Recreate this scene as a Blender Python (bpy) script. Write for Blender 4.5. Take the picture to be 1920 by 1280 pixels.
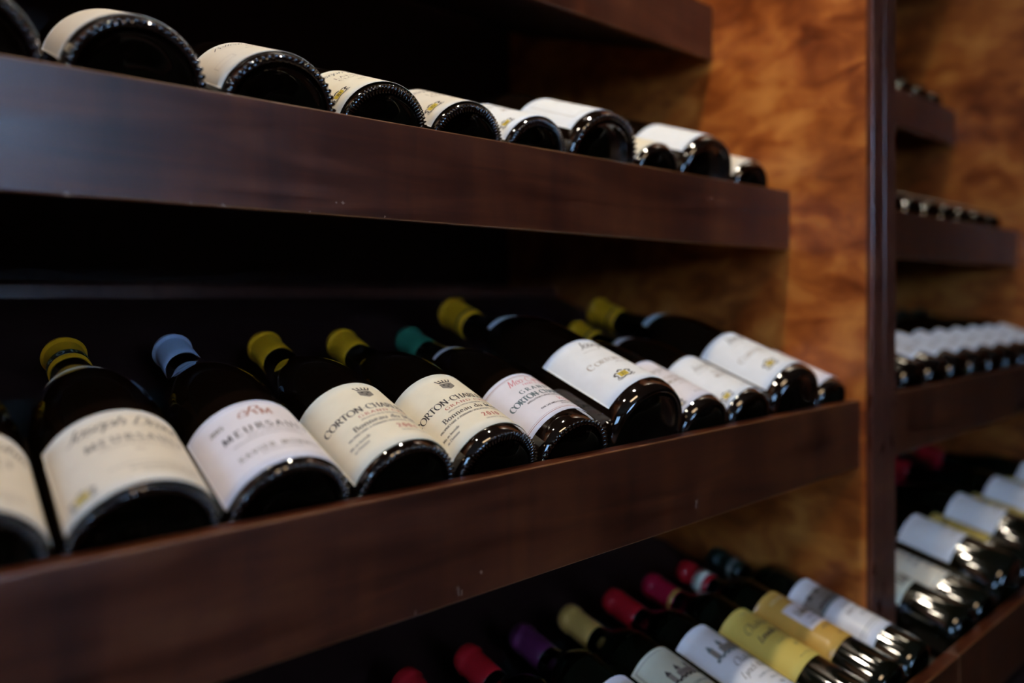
import bpy, math, random
from mathutils import Matrix, Vector
for o in list(bpy.data.objects): bpy.data.objects.remove(o)
S = bpy.context.scene; COL = S.collection
R = math.radians
ZC = 1.45                                   # eye height above the floor

# ------------------------------------------------------------------ camera
cam_d = bpy.data.cameras.new('camera'); cam = bpy.data.objects.new('camera', cam_d); COL.objects.link(cam)
cam.location = (0, 0, ZC); cam.rotation_euler = (R(90), 0, -R(40.09))
cam_d.sensor_width = 36; cam_d.lens = 36*1367.4/1920
cam_d.shift_y = -89.3/1920
cam_d.clip_start = .01
cam_d.dof.use_dof = True; cam_d.dof.focus_distance = .615; cam_d.dof.aperture_fstop = 1.75; cam_d.dof.aperture_blades = 0
S.camera = cam
# ------------------------------------------------------------------ world, lights, exposure
W = bpy.data.worlds.new('world'); S.world = W; W.use_nodes = True
bg = W.node_tree.nodes['Background']; bg.inputs[0].default_value = (.45, .62, 1, 1); bg.inputs[1].default_value = .5
S.view_settings.view_transform = 'Standard'; S.view_settings.look = 'None'
S.view_settings.exposure = 0.0; S.view_settings.gamma = 1
def area(name, loc, rot, sx, sy, power, color, spread=180):
    d = bpy.data.lights.new(name, 'AREA'); d.shape = 'RECTANGLE'; d.size = sx; d.size_y = sy; d.energy = power; d.color = color
    d.spread = R(spread)
    o = bpy.data.objects.new(name, d); COL.objects.link(o); o.location = loc; o.rotation_euler = rot; return o
WINX, WINZ, WINW, WINH = -.20, ZC+.62, 1.0, .95        # the window in the wall behind the photographer
BACKY = -2.6
area('window_daylight', (WINX, BACKY-.03, WINZ), (R(90), 0, 0), WINW, WINH, 62, (.38, .62, 1))
LWY, LWZ, LWW, LWH = -.75, ZC+.55, .9, .9            # the second window, in the left wall
area('side_window_daylight', (-2.2-.03, LWY, LWZ), (R(90), 0, -R(90)), LWW, LWH, 30, (.34, .60, 1))
area('added_warm_fill', (.05, -.45, 2.735), (0, 0, 0), .55, .28, 6, (1, .70, .42))  # added warm fill, softens the shelf shadows on the side panel
CEIL = 2.75
LAMPS = [(-.25, .43), (.50, .44), (1.20, .44), (1.85, .43)]
def downlight(x, y, power):
    d = bpy.data.lights.new('downlight_beam', 'SPOT'); d.energy = power; d.color = (1, .88, .70); d.shadow_soft_size = .032
    d.spot_size = R(120); d.spot_blend = .6
    o = bpy.data.objects.new('downlight_beam', d); COL.objects.link(o); o.location = (x, y, CEIL-.03); return o
for (x, y) in LAMPS: downlight(x, y, 9 if x < 0 else (33 if x < 1 else (9 if x < 1.5 else 1)))

# ------------------------------------------------------------------ helpers
def tag(o, label=None, cat=None, group=None, kind=None):
    if label: o['label'] = label
    if cat: o['category'] = cat
    if group: o['group'] = group
    if kind: o['kind'] = kind
    return o
def empty(name, loc=(0, 0, 0)):
    o = bpy.data.objects.new(name, None); o.empty_display_size = .05; COL.objects.link(o); o.location = loc; return o
class MB:
    """collects polygons with material slots, links them as one mesh object"""
    def __init__(s): s.v = []; s.f = []; s.m = []; s.sm = []
    def add(s, vs, fs, mi=0, smooth=False):
        b = len(s.v); s.v += [tuple(q) for q in vs]
        for f in fs: s.f.append([b+i for i in f]); s.m.append(mi); s.sm.append(smooth)
    def box(s, x0, x1, y0, y1, z0, z1, mi=0):
        v = [(x, y, z) for x in (x0, x1) for y in (y0, y1) for z in (z0, z1)]
        s.add(v, [(0, 1, 3, 2), (4, 6, 7, 5), (0, 4, 5, 1), (2, 3, 7, 6), (0, 2, 6, 4), (1, 5, 7, 3)], mi)
    def prism(s, poly, x0, x1, mi=0):                      # poly in (y, z), extruded along x
        n = len(poly); v = [(x0, y, z) for y, z in poly]+[(x1, y, z) for y, z in poly]
        s.add(v, [tuple(range(n))[::-1], tuple(range(n, 2*n))]+[(i, (i+1) % n, n+(i+1) % n, n+i) for i in range(n)], mi)
    def lathe(s, prof, n=64, mi=0, smooth=True):           # prof: (r, z)
        v = []
        for r, z in prof:
            for k in range(n):
                a = 2*math.pi*k/n; v.append((r*math.cos(a), r*math.sin(a), z))
        f = [(i*n+k, i*n+(k+1) % n, (i+1)*n+(k+1) % n, (i+1)*n+k) for i in range(len(prof)-1) for k in range(n)]
        s.add(v, f, mi, smooth)
    def mesh(s, name, mats):
        m = bpy.data.meshes.new(name); m.from_pydata(s.v, [], s.f)
        for q in mats: m.materials.append(q)
        m.polygons.foreach_set('material_index', s.m); m.polygons.foreach_set('use_smooth', s.sm); m.update()
        return m
    def build(s, name, mats, parent=None, bevel=0, loc=None):
        if not isinstance(mats, (list, tuple)): mats = [mats]
        o = bpy.data.objects.new(name, s.mesh(name, mats)); COL.objects.link(o)
        if parent: o.parent = parent
        if loc: o.location = loc
        if bevel:
            b = o.modifiers.new('bevel', 'BEVEL'); b.width = bevel; b.segments = 3; b.limit_method = 'ANGLE'; b.harden_normals = False
        return o
def catmull(pts, n=6):
    P = [pts[0]]+list(pts)+[pts[-1]]; out = []
    for i in range(1, len(P)-2):
        for k in range(n):
            t = k/n; a, b, c, d = P[i-1:i+3]
            out.append(tuple(.5*((2*b[j])+(-a[j]+c[j])*t+(2*a[j]-5*b[j]+4*c[j]-d[j])*t*t+(-a[j]+3*b[j]-3*c[j]+d[j])*t**3) for j in (0, 1)))
    out.append(tuple(pts[-1])); return out

def stroke_poly(pts, wt, out, nib=True):
    n = len(pts)
    if n < 2: return
    L, Rr = [], []
    for i, (x, y) in enumerate(pts):
        a = pts[max(i-1, 0)]; c = pts[min(i+1, n-1)]
        if i == 0 and pts[0] == pts[-1] and n > 3: a = pts[-2]
        if i == n-1 and pts[0] == pts[-1] and n > 3: c = pts[1]
        dx, dy = c[0]-a[0], c[1]-a[1]; l = math.hypot(dx, dy) or 1
        w = wt[0]+(wt[1]-wt[0])*(abs(math.sin(math.atan2(dy, dx)-R(12)))**1.3 if nib else 1); w *= .5
        L.append((x-dy/l*w, y+dx/l*w)); Rr.append((x+dy/l*w, y-dx/l*w))
    for i in range(n-1): out.append([L[i], Rr[i], Rr[i+1], L[i+1]])

# ------------------------------------------------------------------ materials
def mat(name, col=(.5, .5, .5), rough=.5, metal=0, coat=0, spec=.5, coat_rough=.05, ior=1.5):
    m = bpy.data.materials.new(name); m.use_nodes = True; p = m.node_tree.nodes['Principled BSDF']
    p.inputs['Base Color'].default_value = (*col, 1); p.inputs['Roughness'].default_value = rough; p.inputs['Metallic'].default_value = metal
    p.inputs['Coat Weight'].default_value = coat; p.inputs['Coat Roughness'].default_value = coat_rough
    p.inputs['Specular IOR Level'].default_value = spec; p.inputs['IOR'].default_value = ior
    return m
def wood(name, stops, scale, rough=(.3, .45), coat=.3, warp=1.2, figure=None, bump=.02, detail=5, coat_rough=.15):
    m = mat(name, rough=.35, coat=coat, coat_rough=coat_rough); nt = m.node_tree; N = nt.nodes; L = nt.links; p = N['Principled BSDF']
    tc = N.new('ShaderNodeTexCoord'); mp = N.new('ShaderNodeMapping'); mp.inputs['Scale'].default_value = scale
    L.new(tc.outputs['Object'], mp.inputs[0])
    n1 = N.new('ShaderNodeTexNoise'); n1.inputs['Scale'].default_value = 1; n1.inputs['Detail'].default_value = detail; n1.inputs['Distortion'].default_value = warp
    L.new(mp.outputs[0], n1.inputs['Vector'])
    fac = n1.outputs['Fac']
    if figure:
        m2 = N.new('ShaderNodeMapping'); m2.inputs['Scale'].default_value = figure; L.new(tc.outputs['Object'], m2.inputs[0])
        n2 = N.new('ShaderNodeTexNoise'); n2.inputs['Scale'].default_value = 1; n2.inputs['Detail'].default_value = 3; n2.inputs['Distortion'].default_value = .6
        L.new(m2.outputs[0], n2.inputs['Vector'])
        mx = N.new('ShaderNodeMath'); mx.operation = 'ADD'; L.new(fac, mx.inputs[0]); L.new(n2.outputs['Fac'], mx.inputs[1])
        hv = N.new('ShaderNodeMath'); hv.operation = 'MULTIPLY'; hv.inputs[1].default_value = .5; L.new(mx.outputs[0], hv.inputs[0]); fac = hv.outputs[0]
    cr = N.new('ShaderNodeValToRGB'); cr.color_ramp.elements.remove(cr.color_ramp.elements[1])
    cr.color_ramp.elements[0].position = stops[0][0]; cr.color_ramp.elements[0].color = (*stops[0][1], 1)
    for q, c in stops[1:]:
        e = cr.color_ramp.elements.new(q); e.color = (*c, 1)
    L.new(fac, cr.inputs[0]); L.new(cr.outputs[0], p.inputs['Base Color'])
    mr = N.new('ShaderNodeMapRange'); mr.inputs['From Min'].default_value = .3; mr.inputs['From Max'].default_value = .7
    mr.inputs['To Min'].default_value, mr.inputs['To Max'].default_value = rough
    L.new(n1.outputs['Fac'], mr.inputs[0]); L.new(mr.outputs[0], p.inputs['Roughness'])
    bp = N.new('ShaderNodeBump'); bp.inputs['Strength'].default_value = bump; bp.inputs['Distance'].default_value = .002
    L.new(n1.outputs['Fac'], bp.inputs['Height']); L.new(bp.outputs[0], p.inputs['Normal'])
    return m
M = {}
M['lip'] = wood('mahogany_rail', [(.34, (.030, .0070, .0030)), (.48, (.060, .0145, .0052)), (.58, (.090, .023, .0075)), (.70, (.135, .040, .012))], (5, 14, 45), rough=(.30, .42), coat=.10, figure=(20, 5, 3.5), coat_rough=.35)
M['deck'] = wood('mahogany_board', [(.3, (.018, .0045, .0032)), (.7, (.036, .009, .006))], (4, 10, 20), rough=(.5, .65), coat=.0)
M['stile'] = wood('mahogany_edge', [(.3, (.05, .014, .008)), (.55, (.11, .034, .019)), (.75, (.20, .075, .034))], (30, 30, 9), rough=(.25, .4), coat=.3, figure=(5, 5, 22))
M['veneer'] = wood('amber_veneer', [(.34, (.10, .018, .0032)), (.44, (.25, .054, .008)), (.53, (.44, .115, .017)), (.64, (.66, .235, .042))], (10, 16, 30), rough=(.3, .45), coat=.35, warp=.8, figure=(3, 5.5, 3.8), coat_rough=.25)
M['edge'] = wood('worn_rail_edge', [(.35, (.08, .026, .010)), (.6, (.20, .080, .028)), (.75, (.32, .15, .055))], (30, 60, 60), rough=(.3, .45), coat=.2, figure=(5, 5, 5))
M['scuff'] = mat('pale_scuff', (.34, .26, .22), .6)
M['mat'] = mat('charcoal_rubber', (.035, .033, .032), .75)
M['glass'] = mat('dark_brown_glass', (.0060, .0032, .0016), .045, coat=1, ior=1.52)
M['glassg'] = mat('dark_green_glass', (.0035, .0045, .0022), .05, coat=.8, ior=1.52)
def paper(name, col, rough=.6, mott=.05):
    m = mat(name, col, rough, spec=.3); nt = m.node_tree; N = nt.nodes; L = nt.links
    tc = N.new('ShaderNodeTexCoord'); n = N.new('ShaderNodeTexNoise'); n.inputs['Scale'].default_value = 90; n.inputs['Detail'].default_value = 4
    L.new(tc.outputs['Object'], n.inputs['Vector']); cr = N.new('ShaderNodeValToRGB')
    cr.color_ramp.elements[0].position = .3; cr.color_ramp.elements[1].position = .7
    cr.color_ramp.elements[0].color = (*[c*(1-mott) for c in col], 1); cr.color_ramp.elements[1].color = (*col, 1)
    L.new(n.outputs['Fac'], cr.inputs[0]); L.new(cr.outputs[0], N['Principled BSDF'].inputs['Base Color'])
    return m
M['cream'] = paper('cream_label_paper', (.84, .77, .60)); M['ivory'] = paper('ivory_label_paper', (.76, .69, .57))
M['white'] = paper('white_label_paper', (.84, .86, .87)); M['rose'] = paper('pinkish_white_paper', (.79, .76, .80))
M['yellowp'] = paper('yellow_label_paper', (.66, .50, .11)); M['orangep'] = paper('ochre_label_paper', (.60, .33, .07))
M['greenish'] = paper('pale_green_grey_paper', (.58, .60, .48)); M['gloss'] = paper('glossy_white_paper', (.74, .76, .80), .22)
M['glossy_y'] = paper('glossy_ochre_paper', (.60, .36, .08), .22)
M['ink'] = mat('black_ink', (.035, .032, .035), .6); M['grey'] = mat('grey_ink', (.22, .20, .17), .6); M['fade'] = mat('faded_brown_ink', (.30, .23, .16), .6)
M['red'] = mat('red_ink', (.45, .09, .06), .6); M['pink'] = mat('rose_red_ink', (.60, .16, .20), .6); M['gold'] = mat('gold_ink', (.62, .46, .04), .4)
M['copper'] = mat('copper_ink', (.36, .15, .10), .5); M['slate'] = mat('slate_ink', (.12, .17, .19), .6)
M['cy'] = mat('yellow_capsule', (.74, .34, .008), .42, coat=.15); M['cw'] = mat('pale_blue_capsule', (.42, .50, .66), .4, coat=.2)
M['cg'] = mat('green_capsule', (.03, .16, .09), .4, coat=.1); M['cr'] = mat('red_capsule', (.46, .012, .018), .25, coat=.3)
M['cc'] = mat('crimson_capsule', (.42, .010, .035), .25, coat=.3); M['cp'] = mat('purple_capsule', (.10, .015, .055), .28, coat=.3)
M['cau'] = mat('gold_foil_capsule', (.80, .42, .10), .36, metal=.25); M['ck'] = mat('black_green_capsule', (.012, .02, .014), .3, coat=.3)
M['band'] = mat('black_band', (.012, .012, .012), .4); M['bandtext'] = mat('pale_band_lettering', (.35, .40, .36), .5)
M['wall'] = mat('dark_plum_plaster', (.055, .035, .028), .8); M['floor'] = wood('dark_floorboards', [(.3, (.03, .015, .008)), (.7, (.07, .035, .018))], (2, 30, 30), rough=(.3, .5))
M['ceil'] = mat('dim_ceiling_plaster', (.16, .13, .10), .9); M['frame'] = mat('window_frame_paint', (.10, .09, .08), .4)
M['metal'] = mat('brushed_lamp_trim', (.5, .48, .45), .3, metal=1)
def emis(name, col, st):
    m = mat(name, col); p = m.node_tree.nodes['Principled BSDF']; p.inputs['Emission Color'].default_value = (*col, 1); p.inputs['Emission Strength'].default_value = st; return m
M['lens'] = emis('lamp_lens', (1, .8, .5), 14); M['diff'] = emis('fill_diffuser', (1, .66, .36), 1.5)  # the second glow is for the added fill panel
gl = bpy.data.materials.new('window_glass'); gl.use_nodes = True
gp = gl.node_tree.nodes['Principled BSDF']; gp.inputs['Transmission Weight'].default_value = 1; gp.inputs['Roughness'].default_value = 0; gp.inputs['IOR'].default_value = 1.01
M['pane'] = gl

# ------------------------------------------------------------------ the room
def struct(name, mb, m, **k): return tag(mb.build(name, m, **k), kind='structure')
X0, X1, YB = -2.2, 4.2, 1.20
b = MB(); b.box(X0, X1, BACKY, YB, -.1, 0); struct('floor', b, M['floor'])
b = MB(); b.box(X0, X1, BACKY, YB, CEIL, CEIL+.1); struct('ceiling', b, M['ceil'])
b = MB(); b.box(X0-.1, X1+.1, YB, YB+.1, -.1, CEIL+.1); struct('wall_front', b, M['wall'])
b = MB()
for q in ((BACKY, LWY-LWW/2, -.1, CEIL+.1), (LWY+LWW/2, YB, -.1, CEIL+.1), (LWY-LWW/2, LWY+LWW/2, -.1, LWZ-LWH/2), (LWY-LWW/2, LWY+LWW/2, LWZ+LWH/2, CEIL+.1)): b.box(X0-.1, X0, *q)
struct('wall_left', b, M['wall'])
w2 = tag(empty('window_2', (X0, LWY, LWZ-LWH/2)), kind='structure'); b = MB()
for q in ((-LWW/2, -LWW/2+.04, 0, LWH), (LWW/2-.04, LWW/2, 0, LWH), (-.02, .02, 0, LWH), (-LWW/2, LWW/2, 0, .04), (-LWW/2, LWW/2, LWH-.04, LWH)): b.box(0, .04, *q)
b.build('window_frame', M['frame'], w2)
b = MB(); b.box(.015, .02, -LWW/2, LWW/2, 0, LWH); b.build('window_pane', M['pane'], w2)
b = MB(); b.box(X1, X1+.1, BACKY, YB, -.1, CEIL+.1); struct('wall_right', b, M['wall'])
b = MB(); wx0, wx1, wz0, wz1 = WINX-WINW/2, WINX+WINW/2, WINZ-WINH/2, WINZ+WINH/2
for q in ((X0-.1, wx0, -.1, CEIL+.1), (wx1, X1+.1, -.1, CEIL+.1), (wx0, wx1, -.1, wz0), (wx0, wx1, wz1, CEIL+.1)): b.box(q[0], q[1], BACKY-.1, BACKY, q[2], q[3])
struct('wall_back', b, M['wall'])
w1 = tag(empty('window_1', (WINX, BACKY, wz0)), kind='structure')
b = MB(); t = .045
for q in ((-WINW/2, -WINW/2+t, 0, WINH), (WINW/2-t, WINW/2, 0, WINH), (-.025, .025, 0, WINH), (-WINW/2, WINW/2, 0, t), (-WINW/2, WINW/2, WINH-t, WINH), (-WINW/2, WINW/2, WINH/2-.02, WINH/2+.02)):
    b.box(q[0], q[1], .0, .04, q[2], q[3])
b.build('window_frame', M['frame'], w1)
b = MB(); b.box(-WINW/2, WINW/2, .015, .02, 0, WINH); b.build('window_pane', M['pane'], w1)
for i, (x, y) in enumerate(LAMPS):
    L = empty('ceiling_downlight', (x, y, CEIL)); tag(L, 'small round recessed downlight in the dark ceiling above the wine racks', 'ceiling light', 'recessed downlights in the ceiling')
    b = MB(); b.lathe([(.055, 0), (.055, -.006), (.036, -.006), (.034, 0)], 40); b.build('lamp_trim', M['metal'], L)
    b = MB(); b.lathe([(.034, -.001), (.0001, -.001)], 32); b.build('lamp_lens', M['lens'], L)

PF = empty('added_fill_panel', (.05, -.45, CEIL)); tag(PF, 'added rectangular warm fill light panel on the ceiling between the window and the wine racks', 'ceiling light')  # invented housing around the added warm fill, out of view
b = MB(); b.box(-.30, .30, -.165, -.14, -.02, 0); b.box(-.30, .30, .14, .165, -.02, 0); b.box(-.30, -.275, -.14, .14, -.02, 0); b.box(.275, .30, -.14, .14, -.02, 0); b.build('frame', M['metal'], PF)
b = MB(); b.box(-.275, .275, -.14, .14, -.008, 0); b.build('fill_diffuser', M['diff'], PF)
# ------------------------------------------------------------------ the racks
TH = R(19)
# shelf: front face y, rail top z, rail bottom z, floor point (y, z) where bottle bases rest, tilt
RAILBACK = dict(T3=.3395, LO=.4416, UP=.5344, TP=.6588, T5=.6588)
SH = dict(T3=(.325, -.435, -.525, .345, -.4775, R(11.8)),
          LO=(.4278, -.1366, -.2227, .4539, -.1864, TH),
          UP=(.5242, .1417, .0611, .5465, .0915, R(18.7)),
          TP=(.6492, .435, .3529, .6715, .385, TH),
          T5=(.6492, .800, .718, .6715, .750, TH))
XP = .9436
SCUFFS = dict(LO=[(.3097, -.2150, .006, .0012), (.3125, -.2165, .004, .0012), (.3085, -.2120, .003, .0008), (.273, -.2200, .003, .0014), (.594, -.2048, .008, .0016), (.596, -.2025, .004, .0012), (.330, -.206, .002, .003)],
              UP=[(.080, .0618, .0022, .0030), (.154, .0620, .0018, .0016), (.1755, .0622, .0018, .0022), (.267, .0714, .0012, .0040), (.262, .0712, .0008, .0020), (.2400, .0625, .0012, .0014), (.305, .0630, .0014, .002)])
def rack(label, x0, x1, xs0, xs1, keys, third=(None, None)):
    """x0..x1 clear width; xs0 / xs1 outer faces of the two side panels"""
    r = empty('wine_rack', ((x0+x1)/2, .8, 0)); tag(r, label, 'wine rack', 'dark wooden wine racks side by side'); cx, cy = (x0+x1)/2, .8
    def part(name, mb, m, bevel=0, parent=r):
        for i, v in enumerate(mb.v): mb.v[i] = (v[0]-cx, v[1]-cy, v[2])
        return mb.build(name, m, parent, bevel)
    for a, c in ((xs0, x0), (x1, xs1)):
        if a is None or c is None: continue
        b = MB(); b.box(a, c, .4205, 1.15, .93, 2.45); part('side_panel', b, M['veneer'])
        b = MB(); b.box(a, c, .4118, .4203, .93, 2.45); part('panel_edging', b, M['stile'], .0015)
    b = MB(); b.box(x0, x1, 1.13, 1.15, .4, 2.45); part('back_panel', b, M['deck'])
    lo = third[0] if third[0] is not None else x0; hi = third[1] if third[1] is not None else x1
    b = MB(); b.box(lo, hi, .36, 1.15, .05, .86); part('base_cabinet', b, M['deck'], .002)
    b = MB(); b.box(lo, hi, .38, 1.15, .0, .05); part('plinth', b, M['deck'])
    for k in keys:
        yf, zt, zb, yb, zf, th = SH[k]; a, c = (x0, x1) if k != 'T3' else (lo, hi)
        ylen = {'LO': .57, 'UP': .50, 'T3': .56}.get(k, .42)
        d = (math.cos(th), math.sin(th)); n = (-d[1], d[0])
        P = lambda s, h: (yb+d[0]*s+n[0]*h, ZC+zf+d[1]*s+n[1]*h)
        b = MB(); q0 = (RAILBACK[k]-yb)/d[0]+.001; b.prism([P(q0, -.0030), P(q0, -.018), P(ylen, -.018), P(ylen, -.0030)], a, c); sh = part('shelf', b, M['deck'], .001)
        b = MB(); b.prism([P(0, -.0002), P(0, -.0028), P(.30, -.0028), P(.30, -.0002)], a+.002, c-.002)
        part('shelf_mat', b, M['mat'], 0, sh)
        b = MB(); b.prism([P(ylen-.006, -.0028), P(ylen, -.018), P(ylen+.02, -.01), P(ylen+.016, .012), P(ylen+.002, .014)], a, c)
        part('rear_ledge', b, M['stile'], .003, sh)
        b = MB(); b.box(a, c, yf, RAILBACK[k], ZC+zb, ZC+zt)
        for sx, sz, sh_, sw in (SCUFFS.get(k, []) if x0 < .5 else []):
            rnd = random.Random(int(sx*1e4)); pts = [(sx+rnd.uniform(-.4, .4)*sw, ZC+sz+(i/4-.5)*sh_) for i in range(5)]; q = []; stroke_poly(pts, (sw*.5, sw*.5), q, False)
            for t in q: b.add([(px, yf-.00012, pz) for px, pz in t], [(0, 1, 2, 3)], 2)
        ob = part('front_rail', b, [M['lip'], M['edge'], M['scuff']], .0011, sh); ob.modifiers['bevel'].material = 1
    return r
rack('left wine rack, the near bay whose bottles fill most of the picture', -.20, XP, -.235, .9780, ('T3', 'LO', 'UP', 'TP', 'T5'), (-.2, .9775))
rack('right wine rack behind the wooden divider, seen blurred at the picture edge', 1.012, 1.93, .9782, 1.965, ('T3', 'LO', 'UP', 'TP', 'T5'), (.9785, 1.965))

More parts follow.
